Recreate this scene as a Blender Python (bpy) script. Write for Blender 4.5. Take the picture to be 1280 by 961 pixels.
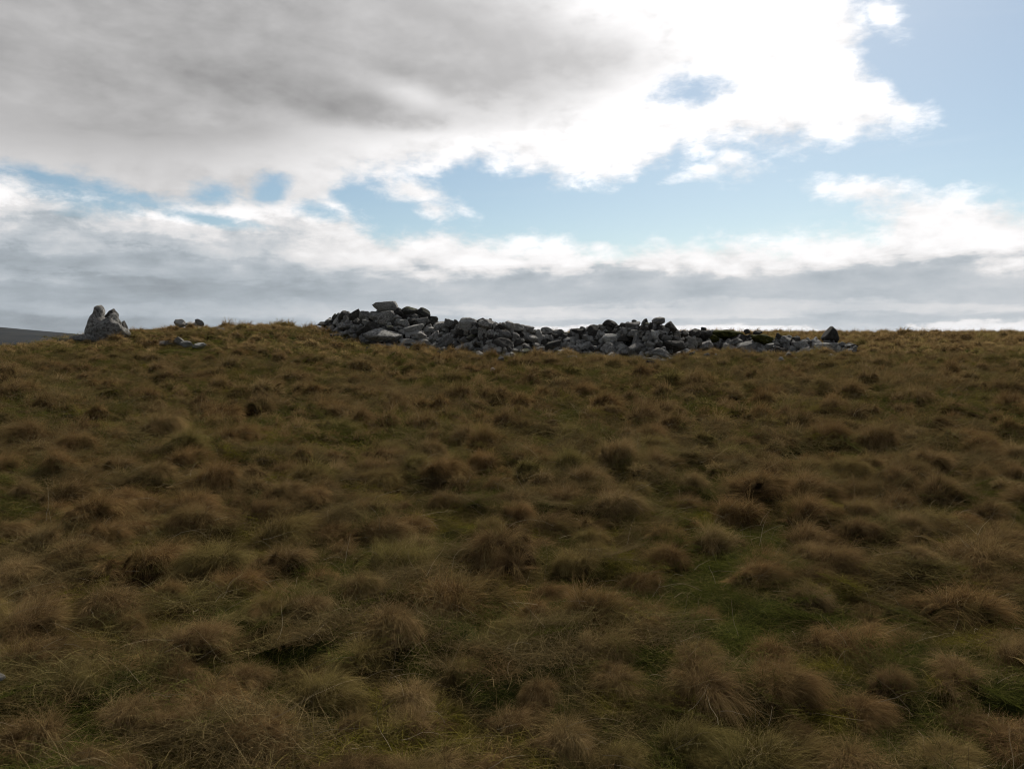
import bpy, math, random
import numpy as np
from mathutils import Vector, Matrix, Euler, noise as mnoise
R = math.radians
rng = np.random.default_rng(11)
random.seed(5)
for o in list(bpy.data.objects): bpy.data.objects.remove(o)
sc = bpy.context.scene
COL = sc.collection

# ------------------------------------------------------------------ camera
W, H, F = 1280.0, 961.0, 995.6
EYE = 1.6
PITCH = 3.19
cam_d = bpy.data.cameras.new('camera'); cam = bpy.data.objects.new('camera', cam_d); COL.objects.link(cam)
cam_d.lens = 28; cam_d.sensor_width = 36; cam_d.clip_start = 0.05; cam_d.clip_end = 9000
cam.location = (0, 0, EYE); cam.rotation_euler = (R(90 - PITCH), 0, 0)
sc.camera = cam
sc.view_settings.view_transform = 'Standard'; sc.view_settings.look = 'None'
sc.view_settings.exposure = 0; sc.view_settings.gamma = 1; sc.view_settings.use_curve_mapping = False
sc.cycles.max_bounces = 3; sc.cycles.use_adaptive_sampling = True; sc.cycles.adaptive_threshold = .02; sc.cycles.diffuse_bounces = 2; sc.cycles.transmission_bounces = 2
sc.cycles.transparent_max_bounces = 4; sc.cycles.use_denoising = True; sc.cycles.pixel_filter_type = 'BLACKMAN_HARRIS'; sc.cycles.filter_width = 1.05

def pix_dir(px, py):
    cx, cy = (px - W / 2) / F, (H / 2 - py) / F
    p = R(PITCH)
    v = Vector((cx, math.cos(p) + cy * math.sin(p), -math.sin(p) + cy * math.cos(p)))
    return v.normalized()
def project(x, y, z):
    p = R(PITCH)
    dz = z - EYE
    d = y * math.cos(p) - dz * math.sin(p)
    u = y * math.sin(p) + dz * math.cos(p)
    return W / 2 + F * x / d, H / 2 - F * u / d, d
def AE(px, py):
    v = pix_dir(px, py)
    return math.degrees(math.atan2(v.x, v.y)), math.degrees(math.asin(v.z))

# ------------------------------------------------------------------ sun
SUN_AZ, SUN_EL = 20.0, 40.0            # degrees right of the view, above the horizon
sun_d = bpy.data.lights.new('sun', 'SUN'); sun = bpy.data.objects.new('sun', sun_d); COL.objects.link(sun)
sun_d.energy = 5.0; sun_d.angle = R(3); sun_d.color = (1.0, .95, .86)
sv = Vector((math.sin(R(SUN_AZ)) * math.cos(R(SUN_EL)), math.cos(R(SUN_AZ)) * math.cos(R(SUN_EL)), math.sin(R(SUN_EL))))
sun.rotation_euler = sv.to_track_quat('Z', 'Y').to_euler()

# ------------------------------------------------------------------ node helper
class NT:
    def __init__(s, tree): s.t = tree; s.n = tree.nodes; s.l = tree.links
    def _set(s, sock, v):
        if isinstance(v, bpy.types.NodeSocket): s.l.new(v, sock)
        elif v is not None: sock.default_value = v
    def node(s, typ, ins=None, **kw):
        n = s.n.new(typ)
        for k, v in kw.items(): setattr(n, k, v)
        for k, v in (ins or {}).items(): s._set(n.inputs[k], v)
        return n
    def m(s, op, a, b=None, c=None, clamp=False):
        n = s.n.new('ShaderNodeMath'); n.operation = op; n.use_clamp = clamp
        for i, v in enumerate((a, b, c)):
            if v is not None: s._set(n.inputs[i], v)
        return n.outputs[0]
    def sstep(s, v, lo, hi, a=0.0, b=1.0):
        n = s.n.new('ShaderNodeMapRange'); n.interpolation_type = 'SMOOTHSTEP'
        for i, q in enumerate((v, lo, hi, a, b)): s._set(n.inputs[i], q)
        return n.outputs[0]
    def comb(s, x, y, z=0.0):
        n = s.n.new('ShaderNodeCombineXYZ')
        for i, v in enumerate((x, y, z)): s._set(n.inputs[i], v)
        return n.outputs[0]
    def noise(s, vec, scale, detail=4, rough=.55, dist=0.0, out=0, lac=2.0):
        n = s.n.new('ShaderNodeTexNoise')
        s._set(n.inputs['Vector'], vec); n.inputs['Scale'].default_value = scale
        n.inputs['Detail'].default_value = detail; n.inputs['Roughness'].default_value = rough
        n.inputs['Distortion'].default_value = dist; n.inputs['Lacunarity'].default_value = lac
        return n.outputs[out]
    def mixc(s, f, a, b, mode='MIX'):
        n = s.n.new('ShaderNodeMix'); n.data_type = 'RGBA'; n.blend_type = mode
        s._set(n.inputs[0], f)
        s._set(n.inputs[6], a if isinstance(a, bpy.types.NodeSocket) else (*a, 1))
        s._set(n.inputs[7], b if isinstance(b, bpy.types.NodeSocket) else (*b, 1))
        return n.outputs[2]
    def mixf(s, f, a, b):
        n = s.n.new('ShaderNodeMix'); n.data_type = 'FLOAT'
        s._set(n.inputs[0], f); s._set(n.inputs[2], a); s._set(n.inputs[3], b)
        return n.outputs[0]
    def curve(s, v, pts, lo, hi, vmax):
        """piecewise curve: pts in real units, v in [lo,hi] -> value"""
        x = s.m('DIVIDE', s.m('SUBTRACT', v, lo), hi - lo, clamp=True)
        n = s.n.new('ShaderNodeFloatCurve'); c = n.mapping.curves[0]
        pts = sorted(((a - lo) / (hi - lo), b / vmax) for a, b in pts)
        pts = [(min(1, max(0, a)), min(1, max(0, b))) for a, b in pts]
        while len(c.points) < len(pts): c.points.new(.5, .5)
        for p, (a, b) in zip(c.points, pts): p.location = (a, b); p.handle_type = 'AUTO_CLAMPED'
        n.mapping.update(); n.inputs[0].default_value = 1.0
        s.l.new(x, n.inputs[1])
        return s.m('MULTIPLY', n.outputs[0], vmax)

# ------------------------------------------------------------------ world: sky with clouds
world = bpy.data.worlds.new("World"); sc.world = world; world.use_nodes = True
world.node_tree.nodes.clear(); w = NT(world.node_tree)
world.cycles.sampling_method = 'MANUAL'; world.cycles.sample_map_resolution = 512
sky = w.node('ShaderNodeTexSky', sky_type='NISHITA', sun_disc=False, sun_elevation=R(SUN_EL), sun_rotation=R(SUN_AZ),
             air_density=1.0, dust_density=.9, ozone_density=1.2, altitude=380)
bg_sky = w.node('ShaderNodeBackground', {'Color': w.mixc(1.0, sky.outputs[0], (.93, 1.0, .98), 'MULTIPLY'), 'Strength': .084})
dvec = w.node('ShaderNodeTexCoord').outputs['Generated']
sep = w.node('ShaderNodeSeparateXYZ', {0: dvec}).outputs
A = w.m('MULTIPLY', w.m('ARCTAN2', sep[0], sep[1]), 57.2958)
E = w.m('MULTIPLY', w.m('ARCSINE', sep[2]), 57.2958)
front = w.m('MULTIPLY', w.sstep(w.m('ABSOLUTE', A), 38, 50, 1, 0), w.sstep(E, 27, 36, 1, 0))
# noises: on a cloud deck seen in perspective, and in angles for the edges
zz = w.m('ADD', w.m('MAXIMUM', sep[2], 0.0), .10)
deck = w.comb(w.m('DIVIDE', sep[0], zz), w.m('DIVIDE', sep[1], zz), 3.3)
ang = w.comb(A, w.m('MULTIPLY', E, 1.9), 7.1)
n_big = w.m('SUBTRACT', w.noise(deck, .9, 5, .55), .5)
n_deck = w.m('SUBTRACT', w.noise(deck, 2.6, 7, .58, .4), .5)
n_edge = w.m('SUBTRACT', w.noise(ang, .16, 9, .62, .3), .5)
n_fine = w.m('SUBTRACT', w.noise(ang, .75, 7, .65, .2), .5)
n_puff = w.m('SUBTRACT', w.noise(ang, .33, 9, .56, .15), .5)
streak = w.m('SUBTRACT', w.noise(w.comb(A, w.m('MULTIPLY', E, 6.5), 1.7), .07, 6, .55, .4), .5)

def curve_A(pts):   # pixel polyline -> E as a function of A
    q = [AE(x, y) for x, y in pts]
    return w.curve(A, q, -42, 42, 40)
def curve_E(pts):   # pixel polyline -> (A+50) as a function of E
    q = [(AE(x, y)[1], AE(x, y)[0] + 50) for x, y in pts]
    return w.m('SUBTRACT', w.curve(E, q, -2, 32, 100), 50)
def ell(px, py, rx, ry, rot=0.0, An=None, En=None):
    """soft ellipse in the sky: 1 at centre, 0 at rim, negative outside"""
    a0, e0 = AE(px, py); sx, sy = rx * 180 / math.pi / F, ry * 180 / math.pi / F
    da, de = w.m('SUBTRACT', An or A, a0), w.m('SUBTRACT', En or E, e0)
    c, s_ = math.cos(R(rot)), math.sin(R(rot))
    u = w.m('DIVIDE', w.m('ADD', w.m('MULTIPLY', da, c), w.m('MULTIPLY', de, s_)), sx)
    v = w.m('DIVIDE', w.m('SUBTRACT', w.m('MULTIPLY', de, c), w.m('MULTIPLY', da, s_)), sy)
    return w.m('SUBTRACT', 1.0, w.m('SQRT', w.m('ADD', w.m('MULTIPLY', u, u), w.m('MULTIPLY', v, v))))
g = curve_A([(-80, 206), (0, 211), (60, 222), (110, 236), (150, 244), (190, 262), (390, 262), (420, 240), (440, 226), (480, 224), (545, 216), (575, 208),
             (600, 205), (640, 211), (690, 224), (740, 231), (785, 226), (808, 208), (835, 200), (850, 188), (950, 184), (1050, 179), (1120, 166), (1165, 150), (1250, 120)])
fl = curve_A([(-80, 195), (0, 212), (40, 226), (100, 244), (160, 254), (200, 246), (400, 246), (430, 262), (455, 281), (500, 291), (540, 286), (600, 296), (680, 300),
              (760, 306), (840, 301), (880, 305), (920, 296), (1000, 296), (1040, 292), (1095, 287), (1112, 276), (1126, 252), (1150, 244), (1180, 249), (1230, 252), (1290, 254), (1400, 240)])
ar = curve_E([(1085, -120), (1088, 0), (1094, 30), (1084, 62), (1092, 92), (1122, 118), (1150, 134), (1164, 148), (1166, 175), (1166, 300)])
up = w.m('MINIMUM', w.m('SUBTRACT', E, g), w.m('MULTIPLY', w.m('SUBTRACT', ar, A), .9))
up = w.m('MINIMUM', up, w.m('ADD', 6.0, w.m('MULTIPLY', up, .0)))
lo = w.m('SUBTRACT', fl, E)
cov = w.m('MAXIMUM', w.m('MINIMUM', up, 5.0), w.m('MINIMUM', lo, 5.0))
def clampadd(field, e, k): return w.m('MAXIMUM', field, w.m('MULTIPLY', e, k))
cov = clampadd(cov, ell(518, 240, 52, 17, -16), 1.5)
cov = clampadd(cov, ell(540, 258, 26, 13, -10), 1.4)
cov = clampadd(cov, ell(1086, 238, 52, 13, -8), 1.4)
cov = clampadd(cov, ell(1150, 262, 60, 20, -10), 1.6)
cov = clampadd(cov, ell(917, 202, 27, 15, -20), .9)
cov = clampadd(cov, ell(890, 213, 30, 7, 12), .7)
cov = clampadd(cov, ell(1100, 18, 26, 16, -40), 1.0)
def hole(field, e, k): return w.m('MINIMUM', field, w.m('MULTIPLY', e, -k))
for h_ in ((865, 113, 30, 13, 0), (342, 240, 17, 12, 20), (270, 243, 19, 9, 0), (400, 263, 26, 8, -8), (262, 274, 34, 5, -5), (60, 222, 60, 7, -10), (130, 240, 40, 8, -10)):
    cov = hole(cov, ell(*h_), 1.1)
wob = w.m('ADD', w.m('ADD', w.m('MULTIPLY', n_edge, 2.2), w.m('MULTIPLY', n_fine, 2.2)), w.m('MULTIPLY', n_puff, 3.0))
cov_f = w.sstep(w.m('ADD', cov, wob), -.7, 1.3)
cov_g = w.sstep(w.m('ADD', n_big, w.m('MULTIPLY', n_deck, .5)), -.16, .06)
cover = w.mixf(front, cov_g, cov_f)
cover = w.m('MAXIMUM', cover, w.m('MULTIPLY', w.m('MULTIPLY', front, w.sstep(streak, .04, .35)), .14))
# cloud brightness: upper mass
xb = curve_E([(690, -200), (690, 0), (735, 30), (770, 50), (800, 76), (760, 100), (690, 128), (610, 158), (490, 168), (350, 178), (200, 190), (0, 204), (-200, 240)])
t_up = w.sstep(w.m('ADD', w.m('SUBTRACT', xb, A), w.m('ADD', w.m('MULTIPLY', n_edge, 12.0), w.m('MULTIPLY', n_puff, 22.0))), -10, 11)
t_up = w.m('MULTIPLY', t_up, w.sstep(w.m('ADD', w.m('SUBTRACT', E, g), w.m('MULTIPLY', n_puff, 7.0)), -1.5, 5.0))
dark = w.m('MULTIPLY', w.sstep(ell(330, 112, 420, 38, -4), 0, 1), .08)
dark = w.m('ADD', dark, w.m('MULTIPLY', w.sstep(ell(740, 84, 150, 42, 6), 0, .8), .10))
dark = w.m('ADD', dark, w.m('MULTIPLY', w.sstep(ell(40, 165, 260, 40, 0), 0, 1), .05))
lite = w.m('MULTIPLY', w.sstep(ell(520, 122, 95, 24, -14), 0, 1), .34)
lite = w.m('ADD', lite, w.m('MULTIPLY', w.sstep(ell(440, 172, 160, 26, -8), 0, 1), .22))
lite = w.m('ADD', lite, w.m('MULTIPLY', w.sstep(ell(60, 30, 300, 50, -6), 0, 1), .05))
up_grey = w.m('ADD', w.m('SUBTRACT', w.m('ADD', .455, lite), dark), w.m('ADD', w.m('MULTIPLY', n_deck, .24), w.m('ADD', w.m('MULTIPLY', n_puff, .26), w.m('MULTIPLY', n_edge, .18))))
up_white = w.m('ADD', w.m('ADD', .90, w.m('MULTIPLY', n_puff, w.sstep(A, -14, 4, .45, 1.4))), w.m('MULTIPLY', w.sstep(A, -22, 4), .14))
up_white = w.m('SUBTRACT', up_white, w.sstep(A, -2, -24, 0, .26))
b_up = w.mixf(t_up, up_white, up_grey)
# lower bank
Ew = w.m('ADD', w.m('ADD', E, w.m('MULTIPLY', n_edge, w.sstep(E, 2, 7, .8, 4.0))), w.m('ADD', w.m('MULTIPLY', streak, 3.6), w.m('ADD', w.m('MULTIPLY', n_fine, .8), w.m('MULTIPLY', n_puff, w.sstep(E, 2, 8, .6, 3.6)))))
def prof(pts): return w.curve(Ew, [(AE(640, y)[1], b) for y, b in pts], -2, 32, 1.2)
b_r = prof([(430, .85), (416, .95), (410, .78), (404, .58), (398, .62), (390, .70), (378, .56), (355, .55), (344, .68), (332, .90), (315, .98), (290, .98), (240, 1.0)])
b_l = prof([(430, .37), (415, .35), (398, .36), (386, .48), (374, .40), (362, .42), (352, .50), (338, .46), (322, .56), (308, .60), (296, .72), (284, .76), (268, .92), (250, .90), (225, .84)])
b_lo = w.mixf(w.sstep(w.m('ADD', A, w.m('MULTIPLY', n_edge, 8)), -26, 1), b_l, b_r)
rag = w.m('SUBTRACT', w.noise(w.comb(A, w.m('MULTIPLY', E, 3.4), 4.2), .21, 9, .6, .2), .5)
b_lo = w.m('ADD', b_lo, w.m('MULTIPLY', rag, .30))
b_lo = w.m('ADD', b_lo, w.m('ADD', w.m('MULTIPLY', n_puff, w.sstep(E, 2.5, 9, .15, .8)), w.m('MULTIPLY', streak, .26)))
is_lo = w.sstep(w.m('SUBTRACT', E, w.m('MULTIPLY', w.m('ADD', g, fl), .5)), .6, -.6)
bri = w.mixf(is_lo, b_up, b_lo)
# unseen clouds beyond the picture, dimmed to deepen contrast on the ground, and a glow where the sun is behind the cloud
b_g = w.m('SUBTRACT', .27, w.m('MULTIPLY', w.m('ADD', n_big, n_deck), .5))
bri = w.mixf(front, b_g, w.m('MAXIMUM', bri, .29))
dots = w.node('ShaderNodeVectorMath', {0: dvec, 1: tuple(sv)}, operation='DOT_PRODUCT').outputs['Value']
bri = w.m('ADD', bri, w.m('MULTIPLY', w.m('POWER', w.m('MAXIMUM', dots, 0.0), 18.0), .55))
tint = w.mixc(w.m('MULTIPLY', w.sstep(bri, .85, .4), is_lo), (1.0, .985, .985), (.87, .97, 1.06))
cc = w.node('ShaderNodeVectorMath', {0: tint}, operation='SCALE'); w.l.new(bri, cc.inputs[3])
bg_cl = w.node('ShaderNodeBackground', {'Color': cc.outputs[0], 'Strength': 1.0})
mx = w.node('ShaderNodeMixShader', {0: cover, 1: bg_sky.outputs[0], 2: bg_cl.outputs[0]})
w.node('ShaderNodeOutputWorld', {0: mx.outputs[0]})

# ------------------------------------------------------------------ helpers: objects
def tag(o, label=None, cat=None, group=None, kind=None):
    if label: o['label'] = label
    if cat: o['category'] = cat
    if group: o['group'] = group
    if kind: o['kind'] = kind
    return o
def link(name, me, parent=None):
    o = bpy.data.objects.new(name, me); COL.objects.link(o); o.parent = parent
    return o
def np_mesh(name, v, f, mat=None, smooth=False, attrs=None):
    """v (n,3), f (m,k) all the same k"""
    me = bpy.data.meshes.new(name); v = np.asarray(v, np.float32); f = np.asarray(f, np.int32)
    me.vertices.add(len(v)); me.vertices.foreach_set('co', v.ravel())
    k = f.shape[1]
    me.loops.add(f.size); me.loops.foreach_set('vertex_index', f.ravel())
    me.polygons.add(len(f)); me.polygons.foreach_set('loop_start', np.arange(0, f.size, k, dtype=np.int32))
    me.polygons.foreach_set('loop_total', np.full(len(f), k, np.int32))
    me.polygons.foreach_set('use_smooth', np.full(len(f), smooth))
    for nme, a in (attrs or {}).items():
        at = me.attributes.new(nme, 'FLOAT', 'POINT'); at.data.foreach_set('value', np.asarray(a, np.float32))
    me.update(calc_edges=True)
    if mat: me.materials.append(mat)
    return me

# ------------------------------------------------------------------ terrain height
class VN:     # smooth value noise on a lattice
    def __init__(s, seed): s.g = np.random.default_rng(seed).uniform(-1, 1, (256, 256))
    def __call__(s, x, y):
        xi, yi = np.floor(x).astype(int), np.floor(y).astype(int)
        fx, fy = x - xi, y - yi; fx = fx * fx * (3 - 2 * fx); fy = fy * fy * (3 - 2 * fy)
        q = lambda a, b: s.g[a & 255, b & 255]
        return (q(xi, yi) * (1 - fx) + q(xi + 1, yi) * fx) * (1 - fy) + (q(xi, yi + 1) * (1 - fx) + q(xi + 1, yi + 1) * fx) * fy
N1, N2, N3, N4 = VN(1), VN(2), VN(3), VN(4)
def sst(x, a, b): t = np.clip((x - a) / (b - a), 0, 1); return t * t * (3 - 2 * t)
KY = np.array([-4000, -300, -60, 0, 8, 16, 22, 30, 40, 52, 62, 75, 95, 150, 400, 5000.])
KZ = np.array([-60, -14, -2.6, 0, .41, .82, 1.10, 1.33, 1.56, 1.76, 1.90, 1.88, 1.3, -3, -30, -45.])
_fy = np.linspace(-100, 200, 3001); _fz = np.interp(_fy, KY, KZ); _k = np.ones(61) / 61
_fz = np.convolve(np.pad(_fz, 30, mode='edge'), _k, 'valid'); _fz -= _fz[1000]
FX = FD = None
def hummock(x, y):
    """0 in the hollows, 1 on the hummock tops; flattened in front of the stones"""
    wx, wy = x + .25 * N4(x / .9, y / .9 + 5), y + .2 * N1(x / .8 + 7, y / .8)
    n_ = .5 * N2(wx / .46, wy / .37) + .5 * N3(wx / .27, wy / .23)
    h = sst(n_, -.22, .50)
    if FD is not None:
        yy = np.maximum(y, 1.0); px = W / 2 + F * x / yy; ft = np.interp(px, FX, FD)
        h = h * (1 - .85 * sst(px, 385, 400) * (1 - sst(px, 1075, 1090)) * sst(y, ft - 1.6, ft - .7) * (1 - sst(y, ft + 2.5, ft + 3.5)))
    return h
def T(x, y, fine=True):
    x = np.asarray(x, float); y = np.asarray(y, float)
    z = np.where((y > -95) & (y < 195), np.interp(y, _fy, _fz), np.interp(y, KY, KZ))
    z = z + .65 * np.exp(-((x + 9.6) / np.where(x > -9.6, 4.8, 5.6)) ** 2 - ((y - 28) / 6.5) ** 2)
    z = z - sst(-x, 8, 20) * np.clip(y - 30, 0, 90) * .075
    z = z - .34 * sst(-x, 12.5, 18) * sst(y, 17, 25)
    z = z - .20 * sst(x, 13, 22) * sst(y, 14, 22) * (1 - sst(y, 24, 45))
    far = np.clip(np.hypot(x, y) / 100 - 1, 0, 1)
    z = z + .07 * N1(x / 3.4 + 9, y / 3.4) * sst(y, 2, 8) * (1 + far * 12)
    if fine:
        z = z + hummock(x, y) * (.085 + .045 * sst(y, 3, 9)) * (1 - far)
    return z
def hit(px, py, ymin=2.0, ymax=45.0):
    """where the view ray through a pixel meets the ground (else the crest under it)"""
    d = pix_dir(px, py); ys = np.linspace(ymin, ymax, 3000); xs = d.x / d.y * ys; zs = EYE + d.z / d.y * ys
    gap = zs - T(xs, ys, False); k = np.argmax(gap <= 0)
    if gap[k] > 0: k = int(np.argmin(gap / ys))
    return float(xs[k]), float(ys[k]), float(T(xs[k], ys[k], True))

# outline of the stone pile as seen in the photo, and where its foot stands on the ground
top_pts = [(396, 408), (403, 402), (412, 397), (425, 390), (440, 389), (465, 389), (498, 386), (512, 385), (530, 387), (541, 393), (555, 402), (566, 400), (598, 397), (615, 400), (632, 403), (650, 406),
           (672, 411), (690, 409), (705, 415), (715, 411), (722, 408), (735, 407), (742, 405), (755, 404), (761, 401), (772, 405), (797, 401), (815, 398), (825, 399), (838, 405), (850, 412), (872, 411), (890, 411),
           (920, 412), (935, 413), (950, 415), (962, 418), (990, 419), (1005, 422), (1020, 424), (1050, 426), (1065, 430), (1074, 437)]
bot_pts = [(396, 416), (430, 421), (460, 430), (500, 434), (560, 434), (590, 441), (610, 449), (640, 447), (680, 441), (740, 441), (780, 443), (800, 447), (830, 452), (855, 448), (872, 437), (920, 440), (960, 443), (1000, 440), (1074, 439)]
tx, ty = zip(*top_pts); bx_, by_ = zip(*bot_pts); by_ = tuple(b_ + 4 * min(1, (x_ - 396) / 40) for x_, b_ in zip(bx_, by_))
def top_of(px): return float(np.interp(px, tx, ty))
def bot_of(px): return float(np.interp(px, bx_, by_))
_foot = {}
def foot_of(px):
    k_ = int(round(px / 6) * 6)
    if k_ not in _foot: _foot[k_] = hit(k_, bot_of(k_), 12, 29)
    return _foot[k_]
FX = np.arange(390, 1086, 6.0); FD = np.array([foot_of(p_)[1] for p_ in FX]); FD = np.convolve(np.pad(FD, 4, mode='edge'), np.ones(9) / 9, 'valid')

# ------------------------------------------------------------------ materials
def new_mat(name):
    m = bpy.data.materials.new(name); m.use_nodes = True; m.node_tree.nodes.clear(); return m, NT(m.node_tree)
def pos_of(n): return n.node('ShaderNodeNewGeometry').outputs['Position']

def turf_colour(n, P):
    a = n.noise(P, .55, 4, .6); b = n.noise(P, 2.3, 5, .6); c = n.noise(P, 14, 4, .6)
    brown, moss, green = (.060, .042, .018), (.066, .060, .012), (.034, .040, .010)
    col = n.mixc(n.sstep(n.m('ADD', a, n.m('MULTIPLY', n.m('SUBTRACT', b, .5), .8)), .40, .60), green, brown)
    col = n.mixc(n.sstep(b, .52, .66), col, moss)
    return n.mixc(n.sstep(c, .3, .7), n.mixc(.45, col, (.02, .014, .008)), col)
mat_ground, n = new_mat('peaty_turf')
P = pos_of(n)
bump = n.node('ShaderNodeBump', {'Height': n.noise(P, 30, 6, .7), 'Strength': .8, 'Distance': .03})
n.node('ShaderNodeOutputMaterial', {0: n.node('ShaderNodeBsdfPrincipled', {'Base Color': turf_colour(n, P), 'Roughness': 1.0, 'Specular IOR Level': .0, 'Normal': bump.outputs[0]}).outputs[0]})

def blade_mat(name, kind, fixed=None):
    m, n = new_mat(name)
    P = pos_of(n)
    tone = n.node('ShaderNodeAttribute', attribute_name='tone').outputs['Fac']
    hgt = n.node('ShaderNodeAttribute', attribute_name='along').outputs['Fac']
    oc = {'Color': n.node('ShaderNodeObjectInfo').outputs['Color']}
    if fixed: oc['Color'] = n.mixc(0.0, fixed, fixed)
    if kind == 'thatch':
        a = n.noise(P, .7, 4, .6); b = n.noise(P, 3.1, 5, .6)
        col = n.mixc(tone, (.062, .043, .018), (.178, .136, .066))
        col = n.mixc(n.m('MULTIPLY', n.sstep(a, .48, .62), .55), col, n.mixc(tone, (.085, .070, .022), (.19, .165, .060)))
        col = n.mixc(n.m('MULTIPLY', n.sstep(b, .52, .64), .6), col, n.mixc(tone, (.076, .045, .019), (.175, .112, .051)))
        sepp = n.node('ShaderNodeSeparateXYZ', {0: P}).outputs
        col = n.mixc(n.m('MULTIPLY', n.sstep(sepp[1], 18, 40), .8), col, n.mixc(tone, (.16, .115, .045), (.34, .26, .12)))  # distant blades straw-coloured and lightened, painting in sun on the far moor
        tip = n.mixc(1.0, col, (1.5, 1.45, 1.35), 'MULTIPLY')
    elif kind == 'turf':
        a = n.noise(P, .55, 4, .6); b = n.noise(P, 2.3, 5, .6)
        wet = n.sstep(n.m('ADD', n.m('ADD', a, n.m('MULTIPLY', n.m('SUBTRACT', b, .5), .9)), n.m('MULTIPLY', n.m('SUBTRACT', tone, .5), .16)), .60, .42)
        dry = n.mixc(tone, (.052, .037, .014), (.150, .112, .050))
        grn = n.mixc(tone, (.028, .035, .007), (.115, .118, .028))
        mossy = n.mixc(tone, (.080, .075, .010), (.185, .160, .030))
        col = n.mixc(wet, dry, grn)
        col = n.mixc(n.sstep(b, .53, .66), col, mossy)
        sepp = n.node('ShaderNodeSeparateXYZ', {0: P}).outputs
        col = n.mixc(n.m('MULTIPLY', n.sstep(sepp[1], 20, 42), n.sstep(a, .7, .35, .35, 1)), col, n.mixc(tone, (.16, .115, .042), (.33, .25, .105)))  # far turf colour lightened likewise, standing for the sunlit slope
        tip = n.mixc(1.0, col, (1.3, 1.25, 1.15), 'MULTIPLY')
    else:
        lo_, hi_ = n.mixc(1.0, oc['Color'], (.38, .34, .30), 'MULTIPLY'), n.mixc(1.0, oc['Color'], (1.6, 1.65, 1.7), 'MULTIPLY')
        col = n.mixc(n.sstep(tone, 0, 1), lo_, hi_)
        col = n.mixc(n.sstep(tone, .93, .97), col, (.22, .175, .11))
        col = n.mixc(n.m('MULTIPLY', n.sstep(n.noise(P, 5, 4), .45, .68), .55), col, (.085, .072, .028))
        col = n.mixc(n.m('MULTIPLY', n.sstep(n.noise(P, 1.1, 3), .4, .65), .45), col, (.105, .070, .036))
        tip = n.mixc(1.0, col, (2.9, 2.7, 2.35), 'MULTIPLY')  # bleached tips, lightened further to paint highlights on the tussock crests
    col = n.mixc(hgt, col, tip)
    d = n.node('ShaderNodeBsdfDiffuse', {'Color': col})
    t = n.node('ShaderNodeBsdfTranslucent', {'Color': col})
    n.node('ShaderNodeOutputMaterial', {0: n.node('ShaderNodeMixShader', {0: .24, 1: d.outputs[0], 2: t.outputs[0]}).outputs[0]})
    return m
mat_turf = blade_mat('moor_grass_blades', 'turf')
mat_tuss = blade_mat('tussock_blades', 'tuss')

def stone_mat(name, base, moss=0.0, lichen=.5):
    m, n = new_mat(name)
    tc = n.node('ShaderNodeTexCoord').outputs['Object']; oi = n.node('ShaderNodeObjectInfo').outputs
    P = n.node('ShaderNodeVectorMath', {0: tc, 1: oi['Location']}, operation='ADD').outputs[0]
    g1 = n.noise(P, 3.2, 6, .65); g2 = n.noise(P, 17, 6, .7); g3 = n.noise(P, 60, 4, .6); l1 = n.noise(P, 6.5, 7, .68, .5)
    dk = tuple(c * .32 for c in base); lt = tuple(c * 1.6 for c in base)
    col = n.mixc(n.sstep(g1, .34, .66), dk, base)
    col = n.mixc(n.sstep(g2, .45, .75), col, lt)
    col = n.mixc(n.m('MULTIPLY', n.sstep(l1, .60 - .1 * lichen, .70 - .1 * lichen), .8), col, (.46, .45, .42))
    col = n.mixc(n.m('MULTIPLY', n.sstep(g3, .5, .75), .4), col, dk)
    vr = n.node('ShaderNodeTexVoronoi', {'Vector': n.node('ShaderNodeVectorMath', {0: P, 1: n.noise(P, 4, 3, .6, 0, 1)}, operation='ADD').outputs[0], 'Scale': 3.2}, feature='DISTANCE_TO_EDGE')
    col = n.mixc(n.m('MULTIPLY', n.sstep(vr.outputs['Distance'], .09, .0), .75), col, tuple(c * .22 for c in base))
    vary = n.m('ADD', .70, n.m('MULTIPLY', oi['Random'], .6))
    col = n.node('ShaderNodeVectorMath', {0: col}, operation='SCALE'); n.l.new(vary, col.inputs[3]); col = col.outputs[0]
    nz = n.node('ShaderNodeSeparateXYZ', {0: n.node('ShaderNodeNewGeometry').outputs['Normal']}).outputs[2]
    mo = n.sstep(n.m('ADD', n.m('ADD', n.m('MULTIPLY', nz, .45), n.noise(P, 5, 5, .65)), moss), .98, 1.16)
    col = n.mixc(mo, col, n.mixc(g2, (.028, .034, .008), (.075, .078, .018)))
    b1 = n.node('ShaderNodeBump', {'Height': n.noise(P, 9, 8, .72, .3), 'Strength': .75, 'Distance': .09})
    b2 = n.node('ShaderNodeBump', {'Height': g3, 'Strength': .5, 'Distance': .012, 'Normal': b1.outputs[0]})
    n.node('ShaderNodeOutputMaterial', {0: n.node('ShaderNodeBsdfPrincipled', {'Base Color': col, 'Roughness': .93, 'Specular IOR Level': .2, 'Normal': b2.outputs[0]}).outputs[0]})
    return m
S_GREY = stone_mat('weathered_limestone', (.225, .206, .188), -.02, 1.5)
S_PALE = stone_mat('pale_lichened_limestone', (.38, .355, .325), -.10, 1.8)
S_DARK = stone_mat('dark_damp_limestone', (.095, .086, .077), .04, .1)
S_MOSS = stone_mat('mossy_limestone', (.11, .105, .095), .20, .3)
MATS = {'grey': S_GREY, 'pale': S_PALE, 'dark': S_DARK, 'mossy': S_MOSS}

# ------------------------------------------------------------------ ground sheet
NR, NA = 900, 1000
rad = np.concatenate([[0.0], np.geomspace(.4, 60, 760), np.geomspace(61, 4500, NR - 761)])
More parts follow.
